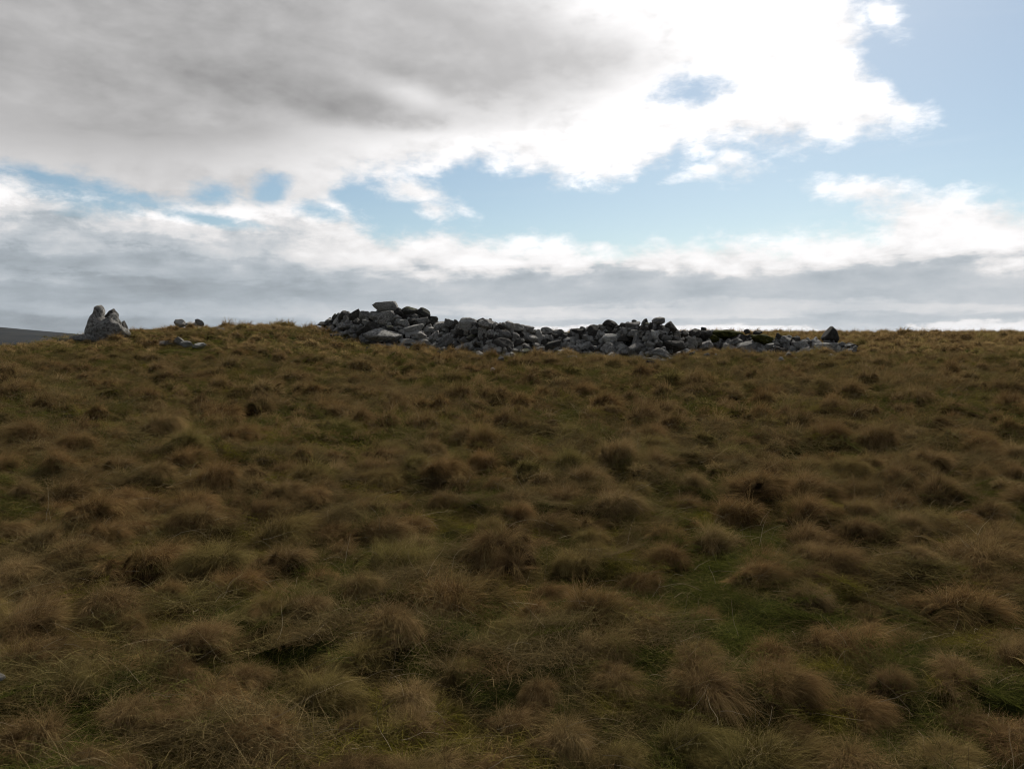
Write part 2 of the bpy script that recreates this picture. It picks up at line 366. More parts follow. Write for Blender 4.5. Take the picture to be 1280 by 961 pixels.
# finer angles ahead, coarser behind
aa = np.linspace(0, 1, NA, endpoint=False); aa = (aa - .5) * 2
ang_ = np.sign(aa) * (np.abs(aa) * 70 + (np.abs(aa) ** 4) * 110)
ang_ = np.radians(ang_)
RR, AAg = np.meshgrid(rad[1:], ang_, indexing='ij')
X, Y = RR * np.sin(AAg), RR * np.cos(AAg)
Z = T(X, Y)
v = np.concatenate([[[0, 0, float(T(0, 0))]], np.stack([X, Y, Z], -1).reshape(-1, 3)])
i = np.arange(NR - 2)[:, None] * NA; j = np.arange(NA)[None, :]; jn = (j + 1) % NA
q = np.stack([1 + i + j, 1 + i + NA + j, 1 + i + NA + jn, 1 + i + jn], -1).reshape(-1, 4)
me = np_mesh('ground', v, q[:, ::-1], mat_ground, True)
ground = tag(link('ground', me), kind='structure')
# small cap under the viewer so that the sheet has no hole
k = np.arange(NA); cap = np.stack([np.zeros(NA, int), 1 + k, 1 + (k + 1) % NA], -1)
capo = link('ground_centre', np_mesh('ground_centre', v[:NA + 1], cap[:, ::-1], mat_ground, True)); tag(capo, kind='structure')

# ------------------------------------------------------------------ far hill on the left
mat_hill, n = new_mat('heather_hill')
P = pos_of(n)
col = n.mixc(n.sstep(n.noise(P, .012, 6, .6), .4, .6), (.009, .010, .011), (.020, .020, .018))
n.node('ShaderNodeOutputMaterial', {0: n.node('ShaderNodeBsdfPrincipled', {'Base Color': col, 'Roughness': 1.0, 'Specular IOR Level': 0.05}).outputs[0]})
gx, gy = np.meshgrid(np.linspace(-2600, 0, 160), np.linspace(900, 2600, 80), indexing='ij')
gd = (gx + 1250) / np.where(gx > -1250, 640, 900); ge = (gy - 1600) / 480
hz = -45 + 79 * np.exp(-gd ** 2 - ge ** 2) + 5 * N1(gx / 160, gy / 160) * np.exp(-gd ** 2 - ge ** 2) + 30 * np.exp(-((gx + 1900) / 500) ** 2 - ge ** 2)
nx, ny = gx.shape
ii = np.arange(nx - 1)[:, None] * ny; jj = np.arange(ny - 1)[None, :]
q = np.stack([ii + jj, ii + ny + jj, ii + ny + jj + 1, ii + jj + 1], -1).reshape(-1, 4)
tag(link('hill', np_mesh('hill', np.stack([gx, gy, hz], -1).reshape(-1, 3), q, mat_hill, True)), kind='structure')

# ------------------------------------------------------------------ thin air haze over the whole moor
hv = np.array([(x_, y_, z_) for x_ in (-5200, 5200) for y_ in (-5000, 5200) for z_ in (-75, 70)], float)
hf_ = np.array([(0, 1, 3, 2), (4, 6, 7, 5), (0, 4, 5, 1), (2, 3, 7, 6), (0, 2, 6, 4), (1, 5, 7, 3)])
mat_haze = bpy.data.materials.new('haze'); mat_haze.use_nodes = True; mat_haze.node_tree.nodes.clear(); n = NT(mat_haze.node_tree)
n.node('ShaderNodeOutputMaterial', {1: n.node('ShaderNodeVolumePrincipled', {'Color': (.80, .88, 1.0, 1), 'Density': .00003, 'Anisotropy': .3}).outputs[0]})
tag(link('haze', np_mesh('haze', hv, hf_, mat_haze)), kind='stuff')

# ------------------------------------------------------------------ grass blades
def ribbons(root, d0, length, width, tone, nseg, droop, wind, curl, floor=None, dome=None):
    """root (n,3), d0 (n,3) start directions; droop pulls down each step"""
    nb = len(root); p = root.copy(); lift = rng.uniform(.002, .02, nb); d = d0 / np.linalg.norm(d0, axis=1, keepdims=True)
    side0 = np.cross(d, rng.normal(size=(nb, 3))); side0 /= np.linalg.norm(side0, axis=1, keepdims=True) + 1e-9
    step = (length / nseg)[:, None]; vs = []
    for s in range(nseg + 1):
        t = s / nseg
        wd = (width * (1 - .78 * t ** 1.5))[:, None] * .5
        side = side0 - d * np.sum(side0 * d, 1, keepdims=True); side /= np.linalg.norm(side, axis=1, keepdims=True) + 1e-9
        vs.append(np.stack([p - side * wd, p + side * wd], 1))
        p = p + d * step
        if dome is not None:
            hh = dome(p[:, 0], p[:, 1]) + lift; low = p[:, 2] < hh
            gx_ = (dome(p[:, 0] + .01, p[:, 1]) - hh + lift) / .01; gy_ = (dome(p[:, 0], p[:, 1] + .01) - hh + lift) / .01
            p[low, 2] = hh[low]; slope = gx_ * d[:, 0] + gy_ * d[:, 1]; d[low, 2] = np.clip(slope, -1.6, 1.2)[low]
        d = d + np.array([0, 0, -1.0]) * (droop * (t + .35))[:, None] + wind * t + rng.normal(size=(nb, 3)) * curl
        d /= np.linalg.norm(d, axis=1, keepdims=True)
        if floor is not None:
            low = p[:, 2] < floor; p[low, 2] = floor; d[low, 2] = np.abs(d[low, 2]) * .2
    V = np.stack(vs, 1)                     # nb, nseg+1, 2, 3
    base = (np.arange(nb) * (nseg + 1) * 2)[:, None]; s = np.arange(nseg)[None, :] * 2
    Q = np.stack([base + s, base + s + 1, base + s + 3, base + s + 2], -1).reshape(-1, 4)
    al = np.broadcast_to(np.linspace(0, 1, nseg + 1)[None, :, None], (nb, nseg + 1, 2))
    tn = np.broadcast_to(tone[:, None, None], (nb, nseg + 1, 2))
    return V.reshape(-1, 3), Q, tn.ravel(), al.ravel()
def join(parts):
    off = 0; V, Q, Tn, Al = [], [], [], []
    for v_, q_, t_, a_ in parts: V.append(v_); Q.append(q_ + off); Tn.append(t_); Al.append(a_); off += len(v_)
    return np.concatenate(V), np.concatenate(Q), np.concatenate(Tn), np.concatenate(Al)

def turf_patch(i, nb, rad_, wid, lmin, lmax, mat=None, lean=.22):
    th = rng.uniform(0, 2 * np.pi, nb); rr = rad_ * np.sqrt(rng.uniform(0, 1, nb)) * (1 + .2 * rng.normal(size=nb))
    root = np.stack([rr * np.cos(th), rr * np.sin(th), np.full(nb, -.01)], 1)
    cl = rng.integers(0, 40, nb); cd = rng.normal(size=(40, 2)) * .65 + np.array([.45, 0]); ct = rng.uniform(0, 1, 40)
    d = np.stack([cd[cl, 0] + rng.normal(size=nb) * .45, cd[cl, 1] + rng.normal(size=nb) * .45, np.full(nb, .75)], 1)
    L = rng.uniform(lmin, lmax, nb)
    a = ribbons(root, d, L, np.full(nb, wid) * rng.uniform(.6, 1.2, nb), np.clip(ct[cl] * .5 + rng.uniform(0, .5, nb), 0, 1), 3, np.full(nb, .36), np.array([lean, -.04, 0]), .14)
    ns = max(4, nb // 16)                    # dead straws lying over
    th = rng.uniform(0, 2 * np.pi, ns); rr = rad_ * np.sqrt(rng.uniform(0, 1, ns))
    root = np.stack([rr * np.cos(th), rr * np.sin(th), rng.uniform(.01, .05, ns)], 1)
    d = np.stack([rng.normal(size=ns), rng.normal(size=ns) * .7, np.abs(rng.normal(size=ns)) * .35], 1)
    b = ribbons(root, d, rng.uniform(lmax, lmax * 1.9, ns), np.full(ns, wid * .75), rng.uniform(.85, 1.6, ns), 4, np.full(ns, .15), np.array([.1, 0, 0]), .12, .01)
    v_, q_, t_, a_ = join([a, b])
    return np_mesh('turf_patch', v_, q_, mat or mat_turf, False, {'tone': t_, 'along': a_})

def tussock_mesh(nb=4200, wid=.0021, spread=1.0, tall=1.0, mat=None):
    """a lumpy dome under long fine grass combed over by the wind, about 0.55 m across"""
    el = rng.uniform(.9, 1.35)
    nl = 6; lx, ly = rng.normal(size=nl) * .12 * spread, rng.normal(size=nl) * .085 * spread; lr, lh = rng.uniform(.06, .15, nl) * (.5 + .5 * spread), rng.uniform(.05, .14, nl) * tall
    lx[0], ly[0], lr[0], lh[0] = rng.uniform(-.04, .04), 0, .17 * spread, .11 * tall
    def dome(x, y):
        h = np.full(np.shape(x), -.04)
        for k_ in range(nl):
            q_ = ((x - lx[k_]) / el) ** 2 + ((y - ly[k_]) * el) ** 2
            h = np.maximum(h, (lh[k_] + .04) * np.sqrt(np.clip(1 - q_ / lr[k_] ** 2, 0, 1)) - .04)
        return h
    g_ = np.linspace(-.26, .26, 30) * spread; gx_, gy_ = np.meshgrid(g_, g_, indexing='ij')
    V = np.stack([gx_, gy_, np.where(dome(gx_, gy_) < -.035, -.30, dome(gx_, gy_) * .72 - .028)], -1).reshape(-1, 3) + rng.normal(size=(900, 3)) * .004
    ii = np.arange(29)[:, None] * 30; jj = np.arange(29)[None, :]
    Q = np.stack([ii + jj, ii + 30 + jj, ii + 31 + jj, ii + jj + 1], -1).reshape(-1, 4)
    core = (V, Q, np.full(900, .2), np.zeros(900))
    nc = 80
    cth = rng.uniform(0, 2 * np.pi, nc); crr = np.sqrt(rng.uniform(0, 1, nc)); cto = rng.uniform(0, .72, nc) ** 1.3
    cdev = rng.normal(size=(nc, 3)) * np.array([.62, .62, .40]); clen = rng.uniform(.7, 1.25, nc)
    cl = rng.integers(0, nc, nb)
    cx = crr[cl] * np.cos(cth[cl]) + rng.normal(size=nb) * .10; cy = crr[cl] * np.sin(cth[cl]) + rng.normal(size=nb) * .10
    rr = np.hypot(cx, cy); k_ = np.minimum(1, 1.12 / np.maximum(rr, .01)); cx, cy, rr = cx * k_, cy * k_, rr * k_
    x_, y_ = cx * .175 * spread, cy * .175 * spread
    lb_ = rng.integers(0, nl, nc)[cl]; on = (rng.uniform(size=nc) < .5)[cl]      # half of the locks grow on the side lobes
    x_ = np.where(on, lx[lb_] + cx * lr[lb_] * .95, x_); y_ = np.where(on, ly[lb_] + cy * lr[lb_] * .95, y_)
    root = np.stack([x_, y_, dome(x_, y_)], 1)
    d = np.stack([cx * .45 + .60, cy * .50 - .08, .55 - .35 * rr], 1) + cdev[cl] + rng.normal(size=(nb, 3)) * .20
    L = rng.uniform(.09, .22, nb) * clen[cl] * (1 + .35 * np.clip(cx, 0, 1))
    blades = ribbons(root, d, L, np.full(nb, wid) * rng.uniform(.55, 1.25, nb), np.clip(cto[cl] + rng.uniform(0, .38, nb), 0, .92), 6,
                     rng.uniform(.30, .62, nb), np.array([.12, -.02, 0]), .075, .003, dome)
    # loose hairs standing off the dome and a few dead straws
    ns = nb // 9; th = rng.uniform(0, 2 * np.pi, ns); rr = np.sqrt(rng.uniform(0, 1, ns)); x_, y_ = rr * np.cos(th) * .17 * spread, rr * np.sin(th) * .17 * spread
    d = np.stack([rr * np.cos(th) * .5 + .35, rr * np.sin(th) * .5, rng.uniform(.5, 1.3, ns)], 1) + rng.normal(size=(ns, 3)) * .35
    tn = np.where(rng.uniform(size=ns) < .16, 1.0, rng.uniform(.3, .9, ns))
    hairs = ribbons(np.stack([x_, y_, dome(x_, y_)], 1), d, rng.uniform(.07, .19, ns), np.full(ns, wid * .7), tn, 5, rng.uniform(.2, .45, ns), np.array([.12, 0, 0]), .11, .003)
    v_, q_, t_, a_ = join([core, blades, hairs])
    return np_mesh('tussock', v_, q_, mat or mat_tuss, False, {'tone': t_, 'along': a_})

def hidden_collection(name, meshes, colour=None):
    c = bpy.data.collections.new(name)
    for i_, m_ in enumerate(meshes):
        o = bpy.data.objects.new('%s_%02d' % (name, i_), m_); c.objects.link(o)
        if colour: o.color = colour[i_ % len(colour)]
    return c
def scatter(name, coll, pts, idx, rot, scl):
    """ONE object that scatters a collection's meshes over fixed points"""
    me = bpy.data.meshes.new(name); me.vertices.add(len(pts)); me.vertices.foreach_set('co', np.asarray(pts, np.float32).ravel())
    a = me.attributes.new('idx', 'INT', 'POINT'); a.data.foreach_set('value', np.asarray(idx, np.int32))
    a = me.attributes.new('rot', 'FLOAT_VECTOR', 'POINT'); a.data.foreach_set('vector', np.asarray(rot, np.float32).ravel())
    a = me.attributes.new('scl', 'FLOAT_VECTOR', 'POINT'); a.data.foreach_set('vector', np.asarray(scl, np.float32).ravel())
    o = link(name, me)
    ng = bpy.data.node_groups.new(name + '_scatter', 'GeometryNodeTree')
    ng.interface.new_socket('Geometry', in_out='INPUT', socket_type='NodeSocketGeometry')
    ng.interface.new_socket('Geometry', in_out='OUTPUT', socket_type='NodeSocketGeometry')
    nd, lk = ng.nodes, ng.links
    gi, go = nd.new('NodeGroupInput'), nd.new('NodeGroupOutput')
    ci = nd.new('GeometryNodeCollectionInfo'); ci.inputs['Collection'].default_value = coll
    ci.inputs['Separate Children'].default_value = True; ci.inputs['Reset Children'].default_value = True
    ip = nd.new('GeometryNodeInstanceOnPoints'); ip.inputs['Pick Instance'].default_value = True
    lk.new(gi.outputs[0], ip.inputs['Points']); lk.new(ci.outputs[0], ip.inputs['Instance'])
    for nm, ty, so in (('idx', 'INT', 'Instance Index'), ('rot', 'FLOAT_VECTOR', 'Rotation'), ('scl', 'FLOAT_VECTOR', 'Scale')):
        na = nd.new('GeometryNodeInputNamedAttribute'); na.data_type = ty; na.inputs[0].default_value = nm
        if nm == 'rot':
            e2r = nd.new('FunctionNodeEulerToRotation'); lk.new(na.outputs[0], e2r.inputs[0]); lk.new(e2r.outputs[0], ip.inputs[so])
        else: lk.new(na.outputs[0], ip.inputs[so])
    lk.new(ip.outputs[0], go.inputs[0])
    md = o.modifiers.new('scatter', 'NODES'); md.node_group = ng
    return o
def slope_rot(x, y, az, e=.25, fine=False):
    sx = (T(x + e, y, fine) - T(x - e, y, fine)) / (2 * e); sy = (T(x, y + e, fine) - T(x, y - e, fine)) / (2 * e)
    return np.stack([np.arctan(sy), -np.arctan(sx), az], 1)
def field(y0, y1, step, margin=1.0, half=.70):
    ys = np.arange(y0, y1, step); out = []
    for yy in ys:
        hw = half * yy + margin; xs = np.arange(-hw, hw, step)
        out.append(np.stack([xs, np.full_like(xs, yy)], 1))
    p = np.concatenate(out); p += rng.uniform(-.55, .55, p.shape) * step
    return p

OUT_Y = hit(135, 429, 14, 27.5)[1]
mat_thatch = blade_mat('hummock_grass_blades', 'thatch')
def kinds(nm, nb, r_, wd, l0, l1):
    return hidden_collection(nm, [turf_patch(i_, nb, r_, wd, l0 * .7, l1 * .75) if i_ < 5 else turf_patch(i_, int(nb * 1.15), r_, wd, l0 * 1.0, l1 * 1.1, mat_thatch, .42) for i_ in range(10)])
near_c = kinds('near_turf', 560, .19, .0021, .03, .10)
mid_c = kinds('mid_turf', 560, .30, .0042, .045, .13)
far_c = kinds('far_turf', 700, .85, .011, .06, .17)
for nm, coll, y0, y1, step in (('short_grass', near_c, 1.2, 8.0, .125), ('moor_grass', mid_c, 7.6, 21, .21), ('far_moor_grass', far_c, 20.5, 80, .62)):
    p = field(y0, y1, step, 1.6, .86 if y0 < 20 else .74)
    if nm == 'short_grass': p = np.concatenate([p, np.stack([rng.uniform(-4, 4, 1500), rng.uniform(-2.5, 1.2, 1500)], 1)])
    z = T(p[:, 0], p[:, 1]); m_ = len(p); hm = hummock(p[:, 0], p[:, 1])
    wetness = .5 * N1(p[:, 0] / 2.6 + 31, p[:, 1] / 2.6) + .3 * N4(p[:, 0] / .8, p[:, 1] / .8 + 3)
    top = hm + rng.normal(size=m_) * .13 > .72 + .12 * (p[:, 1] < 6) + wetness * .9
    s_ = rng.uniform(.8, 1.25, m_)
    pxl = W / 2 + F * p[:, 0] / np.maximum(p[:, 1], 1); ft = np.interp(pxl, FX, FD)
    short = np.where((pxl > 395) & (pxl < 1078) & (p[:, 1] > ft - 1.3) & (p[:, 1] < ft + 2), .55, 1.0)
    short = np.where((np.abs(pxl - 225) < 38) & (p[:, 1] > 18) & (p[:, 1] < 28) | (np.abs(pxl - 112) < 50) & (np.abs(p[:, 1] - OUT_Y) < 1.2), .45, short)
    wind_az = rng.normal(size=m_) * .45 + 1.6 * N1(p[:, 0] / 1.1 + 17, p[:, 1] / 1.1) - .2
    az = np.where(top, wind_az, rng.uniform(0, 6.28, m_))
    o = scatter(nm, coll, np.column_stack([p, z]), rng.integers(0, 5, m_) + np.where(top, 5, 0), slope_rot(p[:, 0], p[:, 1], az, .07 if y0 < 20 else .25, y0 < 20), np.stack([s_, s_, s_ * short * rng.uniform(.45, .85, m_)], 1))
    tag(o, kind='stuff')

# ------------------------------------------------------------------ stones
def rock_verts(sub, ellipsoids, ncut, seed, rough=.10, cutmin=.62, cutmax=.95, cuts=()):
    """star-shaped rock: union of ellipsoids, planed by random facets, roughened by noise"""
    import bmesh
    bm = bmesh.new(); bmesh.ops.create_icosphere(bm, subdivisions=sub, radius=1.0)
    D = np.array([v_.co[:] for v_ in bm.verts]); Fc = np.array([[v_.index for v_ in f_.verts] for f_ in bm.faces]); bm.free()
    D /= np.linalg.norm(D, axis=1, keepdims=True); r_ = np.random.default_rng(seed)
    rad_ = np.full(len(D), .02)
    for (c, s_) in ellipsoids:
        c = np.array(c, float); s_ = np.array(s_, float)
        a = np.sum((D / s_) ** 2, 1); b = -2 * np.sum(D * c / s_ ** 2, 1); cc_ = np.sum((c / s_) ** 2) - 1
        disc = b * b - 4 * a * cc_; t = np.where(disc > 0, (-b + np.sqrt(np.maximum(disc, 0))) / (2 * a), 0)
        rad_ = np.maximum(rad_, t)
    S = np.array(ellipsoids[0][1], float)
    pl = [(r_.normal(size=3), r_.uniform(cutmin, cutmax)) for _ in range(ncut)]
    for nrm, dist in pl:
        nn = nrm / np.linalg.norm(nrm); ext = np.sqrt(np.sum((nn * S) ** 2)); c = D @ nn
        rad_ = np.where(c > .05, np.minimum(rad_, dist * ext / np.maximum(c, .05)), rad_)
    for nrm, dist in cuts:
        nn = np.array(nrm, float); nn /= np.linalg.norm(nn); c = D @ nn
        rad_ = np.where(c > .03, np.minimum(rad_, dist / np.maximum(c, .03)), rad_)
    V = D * rad_[:, None]; sc_ = float(np.mean(S)); off = Vector((seed * 1.37, seed * .71, 0))
    nv_ = np.array([mnoise.fractal(Vector(p / sc_) * 1.6 + off, .9, 2.1, 5) for p in V])
    return V * (1 + rough * nv_)[:, None], Fc
def rock_mesh(mat, *a, **k):
    v_, f_ = rock_verts(*a, **k)
    return np_mesh('stone', v_, f_, mat, True)

VAR = {}
for mn in MATS:
    VAR[mn] = []
for s_ in range(14):
    r_ = random.Random(s_); e_ = (1.0, r_.uniform(.7, 1.0), r_.uniform(.5, .8))
    v_, f_ = rock_verts(4, [((0, 0, 0), e_)], 22, 100 + s_, .08, .38, .80)
    mx_ = np.abs(v_).max(0); v_ = v_ / mx_                      # unit half sizes
    for mn in MATS: VAR[mn].append(np_mesh('stone', v_, f_, MATS[mn], True))

def pile_point(px, py):
    """a point on the sloping face of the pile: its depth grows from the foot to the ridge"""
    t = (bot_of(px) - py) / max(4, bot_of(px) - top_of(px)); t = min(1.1, max(-.25, t))
    yf = float(np.interp(px, FX, FD)); rise = (bot_of(px) - top_of(px)) / F * yf
    y_ = yf + t * (.35 + .95 * rise)
    d = pix_dir(px, py); return Vector((d.x / d.y * y_, y_, EYE + d.z / d.y * y_))
stones = []      # (object, px, py, halfwidth px, manual label)
def put_stone(px, py, wpx, hpx, mat='grey', rot=0.0, label=None, mesh=None, pt=None, name='stone', cat='stone', group='stones of the collapsed pile', flat=None, yaw=None, depth=None):
    p = pt or pile_point(px, py); k_ = p.y / F
    hw, hh = wpx * .5 * k_ * 1.10, hpx * .5 * k_ * 1.14
    o = link(name, mesh or random.choice(VAR[mat]))
    hd = depth if depth else (hw + hh) * .5 * random.uniform(.8, 1.15)
    o.location = p; o.scale = (hw, hd, hh)
    o.rotation_euler = (random.uniform(-.15, .15) if not mesh else 0, R(rot), (random.choice((0, math.pi)) + random.uniform(-.18, .18)) if yaw is None else yaw)
    tag(o, label, cat, group)
    stones.append([o, px, py, wpx * .5, hpx * .5, label, mat])
    return o
def unit_rock(mat, seed, ells, ncut=7, rough=.12, cuts=(), cutmin=.7, cutmax=.95):
    v_, f_ = rock_verts(4, ells, ncut, seed, rough, cutmin, cutmax, cuts)
    lo_, hi_ = v_.min(0), v_.max(0); v_ = (v_ - (lo_ + hi_) / 2) / ((hi_ - lo_) / 2)
    return np_mesh('stone', v_, f_, MATS[mat], True)
wedge = [((0, 0, -.2), (1, .8, .75))]
HAND = [
 (482, 384, 31, 14, 'pale', 2, 'pale flat-topped capstone perched highest on the stone pile', unit_rock('pale', 1, [((0, 0, 0), (1, .8, .62))], 9, .07, [((-.12, 0, 1), .36), ((-.75, 0, -1), .48), ((.2, 0, -1), .40), ((1, 0, .5), .62), ((1, 0, -.6), .7), ((-.6, 0, .8), .6)])),
 (483, 400, 21, 23, 'grey', 10, 'upright grey block directly beneath the perched capstone', None),
 (478, 421, 46, 19, 'grey', 3, 'longest dark grey slab lying low at the left foot of the pile', None),
 (516, 411, 27, 12, 'pale', -4, 'pale rounded boulder just right of the long low slab', None),
 (523, 419, 24, 14, 'pale', 12, 'pale lichen-crusted boulder overlapping the right end of the long low slab', None),
 (511, 389, 20, 11, 'mossy', 0, 'moss-topped stone on the skyline right beside the capstone', None),
 (530, 393, 20, 15, 'mossy', 14, 'dark rounded mossy stone at the right shoulder of the highest heap', None),
 (526, 402, 18, 10, 'grey', 0, 'oval grey stone below the dark mossy shoulder stone', None),
 (443, 396, 15, 16, 'dark', -8, 'dark humped stone on the skyline left of the capstone', None),
 (430, 396, 13, 14, 'dark', 12, 'dark pointed stone leaning on the skyline near the left end', unit_rock('dark', 2, wedge, 4, .1, [((1, 0, .6), .52), ((-1, 0, .5), .55)])),
 (410, 406, 21, 8, 'dark', 4, 'thin flat slab forming the far left end of the pile', None),
 (457, 395, 15, 12, 'grey', 0, 'squat grey stone between the dark hump and the capstone', None),
 (507, 427, 25, 11, 'pale', 0, 'pale low stone in the grass under the two lichened boulders', None),
 (529, 428, 16, 9, 'pale', 5, 'small pale stone at the foot right of the lichened boulders', None),
 (562, 421, 22, 14, 'grey', -12, 'tilted grey boulder at the foot of the dip after the highest heap', None),
 (587, 405, 26, 18, 'pale', -8, 'big pale angular boulder crowning the second heap', None),
 (612, 407, 27, 14, 'grey', 10, 'broad grey slab on the skyline right of the big pale angular boulder', None),
 (564, 406, 16, 14, 'grey', 0, 'rounded brownish stone on the skyline left of the big pale boulder', None),
 (585, 434, 36, 13, 'pale', 16, 'long pale slab sloping down to the right at the foot of the second heap', None),
 (613, 443, 20, 14, 'pale', 0, 'pale broken stone sitting lowest below the second heap', None),
 (549, 408, 22, 14, 'grey', 28, 'steeply sloping slab running down from the mossy shoulder stone', None),
 (443, 423, 14, 12, 'grey', 0, 'small grey stone left of the long low slab in the grass', None),
 (742, 414, 19, 18, 'dark', 0, 'dark round boulder on the skyline in the middle of the pile', None),
 (724, 416, 18, 16, 'dark', 0, 'dark humped boulder touching the left of the middle round boulder', None),
 (764, 406, 20, 11, 'dark', 10, 'dark block raised on the skyline before the third heap', None),
 (674, 421, 10, 21, 'pale', 8, 'thin pale flake standing upright in the low middle of the pile', None),
 (658, 412, 20, 12, 'grey', 0, 'broad grey hump on the skyline left of the upright flake', None),
 (636, 408, 12, 12, 'pale', 0, 'small pale round stone on the skyline right of the second heap', None),
 (652, 442, 22, 11, 'mossy', 4, 'flat greenish stone at the foot below the upright flake', None),
 (730, 434, 17, 13, 'pale', -5, 'pale squarish stone at the foot below the middle round boulder', None),
 (820, 420, 12, 18, 'pale', 4, 'pale upright block in the face of the third heap', None),
 (793, 406, 20, 10, 'grey', -4, 'flattened grey stone on the skyline at the left top of the third heap', None),
 (822, 402, 18, 10, 'grey', 8, 'rounded grey stone highest on the third heap', None),
 (794, 419, 19, 12, 'grey', -6, 'grey slab in the face of the third heap left of the pale upright block', None),
 (837, 411, 17, 17, 'dark', 20, 'dark stone on the right shoulder of the third heap', None),
 (938, 434, 36, 17, 'pale', 8, 'pale flat-topped slab with a dark hollow under it near the right end', None),
 (1038, 418, 19, 18, 'dark', 0, 'dark triangular stone standing alone at the right end of the pile', unit_rock('dark', 3, [((0, 0, -.1), (.9, .8, 1))], 3, .07, [((1, 0, .55), .40), ((-1, 0, .62), .40), ((.1, 1, .5), .5)])),
 (1035, 434, 36, 12, 'grey', 2, 'flat grey slab under the dark triangular stone', None),
 (1062, 433, 19, 11, 'dark', 8, 'dark low stone at the very right end of the pile', None),
 (861, 454, 13, 11, 'grey', 0, 'small grey stone lying apart in the grass in front of the pile', None),
 (998, 432, 20, 12, 'grey', -8, 'grey stone between the pale flat-topped slab and the triangular stone', None),
 (934, 414, 9, 7, 'dark', 0, 'tiny round dark stone on the skyline above the mossy turf', None),
 (947, 416, 12, 6, 'dark', 0, 'low dark stone on the skyline right of the tiny round one', None),
 (982, 426, 16, 14, 'grey', 10, 'grey stone right of the mossy turf on the low right arm of the pile', None),
]
for (px, py, wp, hp, mt, rt, lb, ms) in HAND:
    if ms is not None:
        me_ = ms
        put_stone(px, py, wp, hp, mt, rt, lb, mesh=me_, yaw=0)
    else: put_stone(px, py, wp, hp, mt, rt, lb)
# fill the face: skyline first, then big to small
def free(px, py, rx, ry, k_):
    for s in stones:
        dx, dy = (px - s[1]) / (rx + s[3]), (py - s[2]) / (ry + s[4])
        if dx * dx + dy * dy < k_ * k_: return False
    return True
rr_ = random.Random(77)
def pick_mat(py, px):
    t = (bot_of(px) - py) / max(4, bot_of(px) - top_of(px))
    ws = (.44, .34, .17, .05) if t < .7 else (.42, .16, .30, .12)
    return rr_.choices(('grey', 'pale', 'dark', 'mossy'), ws)[0]
px = 400.0
while px < 1070:
    wp = rr_.uniform(10, 19); hp = wp * rr_.uniform(.55, .85); c = px + wp / 2
    py = top_of(c) + hp / 2 + rr_.uniform(-.6, 1.5)
    if py + hp * .3 < bot_of(c) + 3 and not (892 < c < 972) and free(c, py, wp / 2, hp / 2, .62): put_stone(c, py, wp, hp, pick_mat(py, c), rr_.uniform(-18, 18))
    px += wp * .8
for (w0, w1, tries, k_) in ((20, 30, 260, .84), (14, 20, 900, .76), (10, 14, 2800, .68), (7, 10, 5000, .64), (6, 9, 5000, .60)):
    for _ in range(tries):
        c = rr_.uniform(402, 1068); t_, b_ = top_of(c), bot_of(c)
        wp = rr_.uniform(w0, w1); hp = wp * rr_.uniform(.5, .85)
        if b_ - t_ < hp * .8: continue
        py = rr_.uniform(t_ + hp * .5, b_ - hp * .15)
        if len(stones) >= 278 or (895 < c < 972 and py < 428): continue
        if free(c, py, wp / 2, hp / 2, k_): put_stone(c, py, wp, hp, pick_mat(py, c), rr_.uniform(-28, 28))

print('pile stones', len(stones))
# small packing stones jammed between the big ones and spilt along the foot
npk = 1500; pk = []
for _ in range(npk):
    c = rr_.uniform(404, 1068); t_, b_ = top_of(c), bot_of(c); py = rr_.uniform(t_ + 3, b_ + 2.5)
    if 895 < c < 972 and py < 426: continue
    q_ = pile_point(c, py)
    if rr_.random() < .10: q_ = Vector(hit(c, b_ + abs(rr_.gauss(0, 6)) + 1, 12, 29)) + Vector((0, 0, .06))
    pk.append((q_.x, q_.y + rr_.uniform(-.04, .16), q_.z, rr_.uniform(.045, .13)))
pk = np.array(pk); m_ = len(pk)
pc = hidden_collection('packing', [VAR[k_][i_] for k_ in ('grey', 'pale', 'dark') for i_ in (0, 3, 6, 9)])
tag(scatter('packing_rubble', pc, pk[:, :3], rng.integers(0, 12, m_), rng.uniform(-3, 3, (m_, 3)), np.stack([pk[:, 3] * 1.3, pk[:, 3], pk[:, 3] * .8], 1)), kind='stuff')

# packed rubble core behind the face stones
PX = np.linspace(399, 1070, 150); rows = []
for p_ in PX:
    yf = float(np.interp(p_, FX, FD)); fade = min(1, (p_ - 399) / 20, (1070 - p_) / 20)
    line = []
    for t_ in (0, .2, .4, .6, .8, .97):
        py = bot_of(p_) - (bot_of(p_) - top_of(p_) - 1.6) * t_
        q_ = pile_point(p_, py); q_ = q_ + Vector((0, .22, -.05))
        line.append(q_ + Vector((rr_.uniform(-.05, .05), rr_.uniform(-.08, .08), rr_.uniform(-.05, .03))))
    rg = line[-1]
    for dy, s_ in ((.5, .95), (1.0, .7), (1.6, .3), (2.2, -.1)):
        gz = float(T(rg.x, rg.y + dy)); line.append(Vector((rg.x, rg.y + dy, gz + (rg.z - float(T(rg.x, rg.y))) * s_ + rr_.uniform(-.05, .05))))
    line[0] = line[0] - Vector((0, 0, .3)); rows.append([tuple(q_) for q_ in line])
rows = np.array(rows); na_, nb_ = rows.shape[:2]
ii = np.arange(na_ - 1)[:, None] * nb_; jj = np.arange(nb_ - 1)[None, :]
q = np.stack([ii + jj, ii + nb_ + jj, ii + nb_ + jj + 1, ii + jj + 1], -1).reshape(-1, 4)
tag(link('rubble', np_mesh('rubble', rows.reshape(-1, 3), q, S_DARK, False)), kind='stuff')

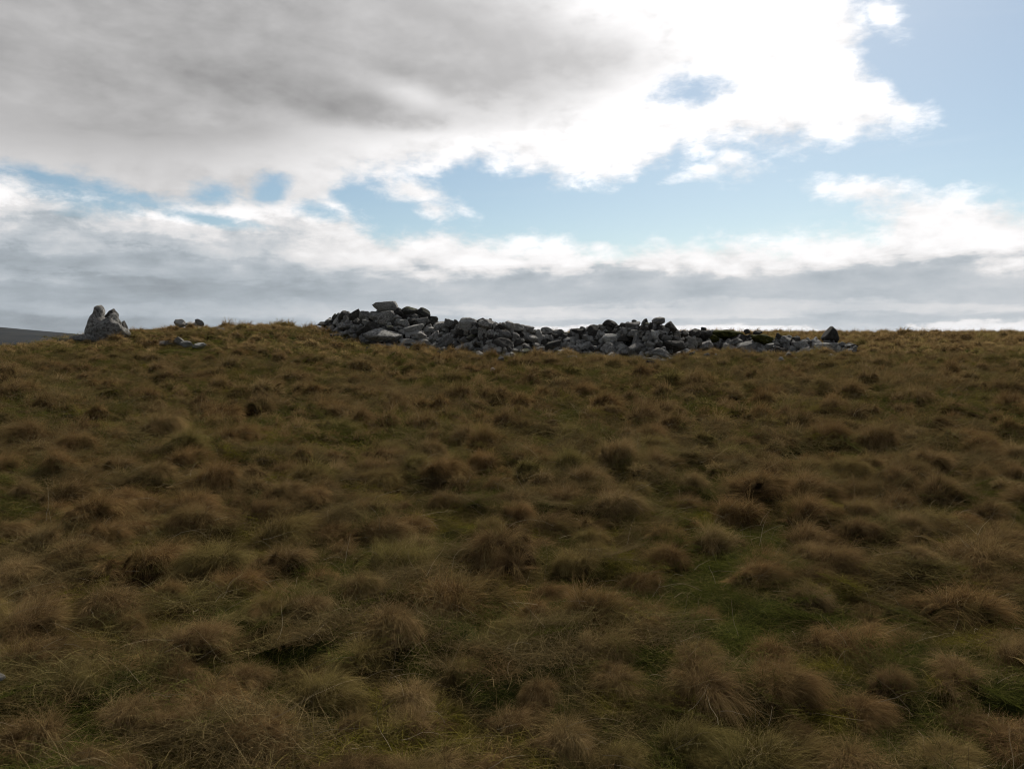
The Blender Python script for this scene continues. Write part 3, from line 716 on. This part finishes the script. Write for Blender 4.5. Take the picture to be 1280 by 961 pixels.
# moss cushions on the right arm of the pile
mat_moss, n = new_mat('moss')
P = pos_of(n)
col = n.mixc(n.sstep(n.noise(P, 12, 5, .65), .35, .65), (.022, .026, .007), (.075, .070, .018))
bp = n.node('ShaderNodeBump', {'Height': n.noise(P, 45, 5, .7), 'Strength': 1.0, 'Distance': .03})
n.node('ShaderNodeOutputMaterial', {0: n.node('ShaderNodeBsdfPrincipled', {'Base Color': col, 'Roughness': 1.0, 'Specular IOR Level': .05, 'Normal': bp.outputs[0]}).outputs[0]})
for k_, (px, py, wp, hp, rt, lb) in enumerate([(908, 418, 36, 12, 2, 'mossy turf cushion capping the low right arm of the pile, nearer the third heap'),
                                              (956, 425, 34, 13, 12, 'mossy turf cushion above the pale flat-topped slab'), (887, 424, 22, 12, 0, 'small mossy cushion among the dark stones after the third heap')]):
    v_, f_ = rock_verts(4, [((0, 0, 0), (1, .8, .8))], 2, 300 + k_, .22)
    o = put_stone(px, py, wp, hp, 'mossy', rt, lb, mesh=np_mesh('moss_cushion', v_, f_, mat_moss, True), name='moss_cushion', cat='moss cushion', group='mossy turf cushions on the stone pile')

# ------------------------------------------------------------------ outcrop on the left
def on_ground(px, py, ymin=14, ymax=27.5):
    x_, y_, z_ = hit(px, py, ymin, ymax); return Vector((x_, y_, z_))
OY = on_ground(135, 429).y
def out_pt(px, py, dy=0.0):
    d = pix_dir(px, py); y_ = OY + dy; return Vector((d.x / d.y * y_, y_, EYE + d.z / d.y * y_))
G2 = 'rocks of the outcrop on the left'
put_stone(121, 406, 25, 43, 'grey', -2, 'tall upright boulder with a rounded head at the back of the left outcrop',
          mesh=unit_rock('grey', 21, [((0, 0, -.12), (.60, .5, .78)), ((.13, 0, .68), (.30, .3, .32)), ((.12, 0, .45), (.25, .3, .42)), ((-.15, 0, -.3), (.62, .5, .6))], 3, .07, cutmin=.85),
          pt=out_pt(121, 406, .35), name='boulder', cat='boulder', group=G2, yaw=0)
put_stone(138, 411, 45, 36, 'grey', 0, 'broad pale boulder leaning against the tall upright one',
          mesh=unit_rock('grey', 25, [((.05, 0, -.1), (.95, .8, .72)), ((.12, 0, .35), (.5, .5, .5)), ((-.5, -.1, -.55), (.6, .6, .35))], 11, .20, cuts=[((-.62, 0, .78), .58), ((.8, 0, .6), .66)], cutmin=.8),
          pt=out_pt(137, 411, -.1), name='boulder', cat='boulder', group=G2, yaw=0)
put_stone(140, 396, 13, 20, 'dark', 14, 'narrow dark pointed stone wedged behind the broad pale boulder',
          mesh=unit_rock('dark', 27, [((0, 0, 0), (.6, .5, 1))], 8, .14, cuts=[((1, 0, .5), .42), ((-1, 0, .4), .42)]), pt=out_pt(140, 397, .3), group=G2, yaw=0)
put_stone(152, 409, 13, 24, 'dark', 24, 'dark slab propped on the right side of the broad pale boulder', pt=out_pt(152, 410, .15), group=G2)
for (px, py, wp, hp, mt, rt, lb) in [(104, 423, 30, 10, 'grey', -6, 'flat grey slab lying left of the tall upright boulder'), (84, 427, 26, 8, 'mossy', 0, 'low mossy rock at the far left edge of the outcrop'),
     (120, 428, 26, 9, 'pale', 5, 'pale flat rock at the foot of the broad pale boulder'), (141, 427, 22, 10, 'dark', 0, 'dark low rock half sunk under the broad pale boulder'), (97, 431, 18, 4, 'pale', 0, 'thin pale sliver of rock in the grass before the flat grey slab'),
     (75, 430, 12, 4, 'dark', 0, 'smallest dark rock at the very left of the outcrop')]:
    put_stone(px, py, wp, hp, mt, rt, lb, pt=out_pt(px, py, -.25), group=G2)
G3 = 'pale rocks showing through the turf right of the outcrop'
for (px, py, wp, hp, mt, rt, lb) in [(226, 406, 15, 10, 'pale', -10, 'pale pointed rock on the skyline, left end of the crest rocks'), (239, 408, 20, 7, 'pale', 0, 'low pale rock in the middle of the skyline crest rocks'),
     (250, 406, 13, 8, 'grey', 22, 'grey tilted rock at the right end of the crest rocks'),
     (204, 434, 22, 9, 'grey', 6, 'brownish half-buried rock below the crest, left of the pale pair'), (223, 432, 14, 11, 'pale', -20, 'small pale tilted rock below the crest between two larger ones'),
     (233, 437, 15, 8, 'pale', 2, 'pale low rock below the crest, second from the right of its row'), (248, 437, 17, 8, 'pale', -8, 'pale low rock below the crest, rightmost of its row'), (277, 418, 10, 5, 'pale', 0, 'tiny pale rock alone in the turf right of the crest rocks')]:
    x_, y_, z_ = hit(px, py + hp * .35, 12, 27.8); d = pix_dir(px, py)
    pt = Vector((d.x / d.y * y_, y_, max(z_ + .10, EYE + d.z / d.y * y_ + .05)))
    put_stone(px, py, wp, hp, mt, rt, lb, pt=pt, group=G3)
x_, y_, z_ = hit(1, 887, 1.5, 10)
put_stone(1, 887, 12, 9, 'pale', 0, 'small whitish stone chip in the grass at the lower left edge of the picture', pt=Vector((x_, y_, z_ + .05)), group=None)

# labels for the many stones of the pile, from where each one really lies
used = set(s[5] for s in stones if s[5])
pile = [s for s in stones if not s[5]]
def shape_word(s):
    a_ = s[3] / s[4]; return 'flat' if a_ > 1.75 else 'oblong' if a_ > 1.4 else 'blocky'
for s in pile:
    o, px, py, hw, hh, _, mt = s
    t = (bot_of(px) - py) / max(4, bot_of(px) - top_of(px)); row = 'top row' if t > .7 else 'upper face' if t > .48 else 'lower face' if t > .22 else 'foot'
    size = 'large' if hw > 10 else 'middling' if hw > 6.5 else 'small'
    al = (px - 400) / 6.7
    for fmt in ('%.0f', '%.1f', '%.2f'):
        lb = "%s %s %s stone in the pile's %s, %s%% along from the left" % (size, shape_word(s), mt, row, fmt % al)
        if lb not in used: break
    used.add(lb); o['label'] = lb

# ------------------------------------------------------------------ tussocks
BIG = [(1205,790,150,55),(1265,868,90,60),(960,845,85,60),(1013,772,70,35),(860,962,115,85),(1213,935,95,60),(1113,888,65,35),(995,930,50,40),(1130,818,65,30),(1040,735,90,35),(1110,715,55,25),
 (1225,725,150,50),(1065,985,150,60),(1010,700,75,50),(1155,675,110,32),(1080,690,70,30),(920,663,80,42),(1008,638,85,42),(1122,650,65,35),(1222,588,60,30),(1270,617,50,32),(870,630,55,32),(1033,573,70,30),(918,570,65,18),
 (1137,510,48,24),(1170,527,38,20),(1250,513,48,26),(1066,503,38,24),(1083,527,40,22),(983,543,55,28),(868,503,55,20),(970,503,42,20),(1180,493,42,22),(1067,470,34,20),(1018,516,36,20),
 (487,590,55,36),(540,595,50,28),(535,568,32,22),(603,598,55,24),(620,622,55,26),(680,625,42,32),(715,634,32,32),(555,645,50,32),(462,642,52,26),(775,663,75,38),(683,668,36,28),(517,672,65,24),(500,738,115,62),
 (612,678,48,28),(830,720,80,40),(742,693,60,35),(690,497,34,20),(733,508,44,16),(714,524,30,18),(764,537,32,22),(757,557,36,14),(708,583,52,24),(638,556,52,24),(520,477,34,18),(622,483,50,18),(520,503,36,20),(472,480,30,14),
 (572,790,145,68),(450,768,70,35),(445,848,90,45),(578,865,55,28),(683,757,60,22),(812,785,60,35),(672,890,70,45),(822,880,36,18),(775,965,90,40),(440,935,70,50),(610,975,60,30),
 (297,750,85,38),(400,745,65,36),(215,770,60,42),(40,858,110,65),(113,828,45,25),(165,810,50,35),(118,885,65,35),(35,960,110,75),(333,792,60,25),(350,935,75,55),(218,940,70,40),(100,975,80,35),(380,862,60,30),
 (130,680,95,42),(85,640,95,38),(350,692,110,46),(292,648,58,32),(358,643,62,26),(112,597,42,38),(235,595,68,26),(25,588,48,20),(300,597,32,20),(55,705,55,32),(243,622,44,22),(217,550,50,22),(330,540,50,14),(386,552,36,20),
 (87,528,44,16),(228,508,40,20),(270,517,38,20),(306,488,28,16),(370,494,24,16),(215,481,38,12)]
TONES = [('russet', (.108, .071, .033)), ('brown', (.104, .073, .036)), ('dark brown', (.080, .056, .028)), ('straw-coloured', (.126, .093, .047)), ('olive-brown', (.098, .082, .032))]
TW = (.28, .36, .12, .12, .12)
near_m = [tussock_mesh(6000, .0019) for _ in range(9)]
wide_m = [tussock_mesh(8500, .0019, 1.4, .95) for _ in range(6)]
mid_m = [tussock_mesh(2600, .0038) for _ in range(7)]
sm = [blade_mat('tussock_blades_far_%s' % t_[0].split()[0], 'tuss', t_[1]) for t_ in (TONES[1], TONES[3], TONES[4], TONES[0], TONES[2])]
sf = [blade_mat('tussock_blades_crest_%d' % i_, 'tuss', tuple(c_ * 1.5 for c_ in TONES[q_][1])) for i_, q_ in enumerate((1, 3, 4, 3, 1))]  # tussock tones brightened for the far moor, sunlight put into the colour
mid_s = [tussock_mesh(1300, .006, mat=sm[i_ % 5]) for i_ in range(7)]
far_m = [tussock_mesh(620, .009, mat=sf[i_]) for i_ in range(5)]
spots = []    # x, y, width m, height factor
for (px, py, wp, hp) in BIG:
    x_, y_, _z = hit(px, py - hp * .28, 1.5, 40)
    wm = wp / F * y_ * .88
    spots.append((x_, y_, wm, min(1.25, max(.7, .5 + hp / wp * 1.0)), True))
tr = random.Random(9)
def far_enough(x_, y_, r_):
    for s in spots:
        if abs(s[0] - x_) < 1.5 and abs(s[1] - y_) < 1.5 and math.hypot(s[0] - x_, s[1] - y_) < (r_ + s[2] * .5): return False
    return True
cand = 0
while cand < 30000:
    cand += 1
    y_ = math.sqrt(tr.uniform(2.3 ** 2, 30 ** 2)); x_ = tr.uniform(-.80, .80) * y_ + tr.uniform(-.9, .9)
    dens = float(N4(np.array(x_ / 2.2 + 40), np.array(y_ / 2.2)))
    if dens < -.45 and tr.random() < .7: continue
    
    wm = tr.uniform(.20, .36 + min(.22, y_ * .018))
    if float(hummock(np.array(x_), np.array(y_))) < tr.uniform(-.4, .7): continue
    pxx, pyy, _d = project(x_, y_, float(T(x_, y_)))
    if 395 < pxx < 1076 and y_ > float(np.interp(pxx, FX, FD)) - .75: continue
    if abs(pxx - 115) < 50 and abs(y_ - OY) < .7: continue
    if any(abs(pxx - a_) < b_ and pyy > c_ and pyy < c_ + 16 for a_, b_, c_ in ((225, 30, 432), (861, 10, 455))): continue
    if far_enough(x_, y_, wm * .30): spots.append((x_, y_, wm, tr.uniform(.7, 1.15), False))
info = []
for (x_, y_, wm, hf, hand) in spots:
    z_ = float(T(x_, y_)); px, py, d_ = project(x_, y_, z_ + .06)
    vis = -30 < px < W + 30 and py < H + 60
    info.append((wm / d_ * F * (1.15 if hand else 1) if vis else 0, x_, y_, z_, wm, hf, px, py, vis))
info.sort(key=lambda q_: -q_[0])
indiv, rest = [q_ for q_ in info[:296] if q_[8]], info[296:]
protos = {}
used_t = set()
for k_, (sz, x_, y_, z_, wm, hf, px, py, vis) in enumerate(indiv):
    ms = (wide_m if wm > .62 else near_m) if y_ < 9 else mid_m
    tn = tr.choices(TONES, TW)[0]
    o = link('grass_tussock', tr.choice(ms))
    nat = .54 if ms is not wide_m else .66
    s_ = wm / nat
    o.location = (x_, y_, z_ - .015); st_ = tr.uniform(.85, 1.2); o.scale = (s_ * st_, s_ / st_, min(s_, 1.3) * hf * (.82 + .40 * min(1, max(0, (y_ - 3) / 6))) + .08 + .05 * min(1, y_ / 8))
    o.rotation_euler = (tr.uniform(-.06, .1), tr.uniform(-.08, .08), tr.gauss(-.15, .8))
    jt = tr.uniform(.90, 1.12); o.color = (tn[1][0] * jt, tn[1][1] * jt, tn[1][2] * jt, 1)
    o['category'] = 'grass tussock'; o['group'] = 'wind-combed grass tussocks on the moor'
    sw = 'broad' if wm > .6 else 'small' if wm < .36 else 'medium'
    hwrd = 'low' if hf < .85 else 'high-domed' if hf > 1.08 else 'rounded'
    for fmt in ('%.0f', '%.1f'):
        lb = '%s %s %s grass tussock, %s%% across and %s%% down the picture' % (sw, hwrd, tn[0], fmt % (min(100, max(0, px / W * 100))), fmt % (min(100, py / H * 100)))
        if lb not in used_t: break
    used_t.add(lb); o['label'] = lb
# the rest of the near slope and the far moor, past counting
p2 = field(29.5, 80, .95, 3.0); p2 = p2[rng.uniform(size=len(p2)) < .8]
rx = [(q_[1], q_[2], q_[3], q_[4]) for q_ in rest] + [(a_, b_, float(T(a_, b_)), random.uniform(.45, .95)) for a_, b_ in p2]
rx = np.array(rx); mI = rx[:, 1] < 20
cols = [(*t_[1], 1) for t_ in TONES[:2] * 2 + TONES[3:]]
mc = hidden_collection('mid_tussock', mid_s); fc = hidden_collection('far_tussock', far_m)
for nm, coll, msk, nv_ in (('tussocky_grass', mc, mI, 7), ('far_tussocky_grass', fc, ~mI, 5)):
    q_ = rx[msk]
    if not len(q_): continue
    s_ = q_[:, 3] / .56; m_ = len(q_)
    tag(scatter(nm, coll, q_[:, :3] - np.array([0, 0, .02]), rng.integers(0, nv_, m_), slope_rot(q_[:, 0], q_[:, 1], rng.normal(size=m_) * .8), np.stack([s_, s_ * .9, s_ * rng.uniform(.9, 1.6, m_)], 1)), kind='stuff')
tb = []
for _ in range(1500):
    y_ = math.sqrt(tr.uniform(2.0 ** 2, 21 ** 2)); x_ = tr.uniform(-.72, .72) * y_ + tr.uniform(-.5, .5)
    if float(N4(np.array(x_ / 1.6 + 10), np.array(y_ / 1.6))) < -.35 and tr.random() < .8: continue
    pxx, pyy, _d = project(x_, y_, float(T(x_, y_)))
    if any(abs(pxx - a_) < b_ and pyy > c_ and pyy < c_ + 14 for a_, b_, c_ in ((225, 30, 432), (861, 10, 455))): continue
    tb.append((x_, y_, float(T(x_, y_)), tr.uniform(.32, .75)))
tb = np.array(tb); m_ = len(tb)
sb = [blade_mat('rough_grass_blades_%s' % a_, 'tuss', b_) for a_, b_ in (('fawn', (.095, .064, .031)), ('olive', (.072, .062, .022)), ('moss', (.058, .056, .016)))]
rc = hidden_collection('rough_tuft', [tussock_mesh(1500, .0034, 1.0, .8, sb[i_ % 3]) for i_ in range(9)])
tag(scatter('rough_grass', rc, tb[:, :3] - np.array([0, 0, .02]), rng.integers(0, 9, m_), slope_rot(tb[:, 0], tb[:, 1], rng.normal(size=m_) * .9),
            np.stack([tb[:, 3], tb[:, 3] * .9, tb[:, 3] * rng.uniform(.35, .75, m_)], 1)), kind='stuff')
m_ = 2600; y_ = np.sqrt(rng.uniform(2.2 ** 2, 12 ** 2, m_)); x_ = rng.uniform(-.7, .7, m_) * y_
d = np.stack([rng.normal(size=m_) * .8 + .3, rng.normal(size=m_) * .6, np.abs(rng.normal(size=m_)) * .5 + .08], 1)
sv_ = ribbons(np.stack([x_, y_, T(x_, y_) + rng.uniform(.03, .16, m_)], 1), d, rng.uniform(.08, .26, m_), np.full(m_, .0019), rng.uniform(.3, 1, m_), 6, rng.uniform(.05, .3, m_), np.array([.05, 0, 0]), .13)
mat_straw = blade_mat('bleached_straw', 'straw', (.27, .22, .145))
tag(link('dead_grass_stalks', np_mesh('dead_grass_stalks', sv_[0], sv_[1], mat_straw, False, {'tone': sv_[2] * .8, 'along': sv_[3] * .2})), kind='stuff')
print('stones', len(stones), 'tussocks', len(indiv), 'rest', len(rx))
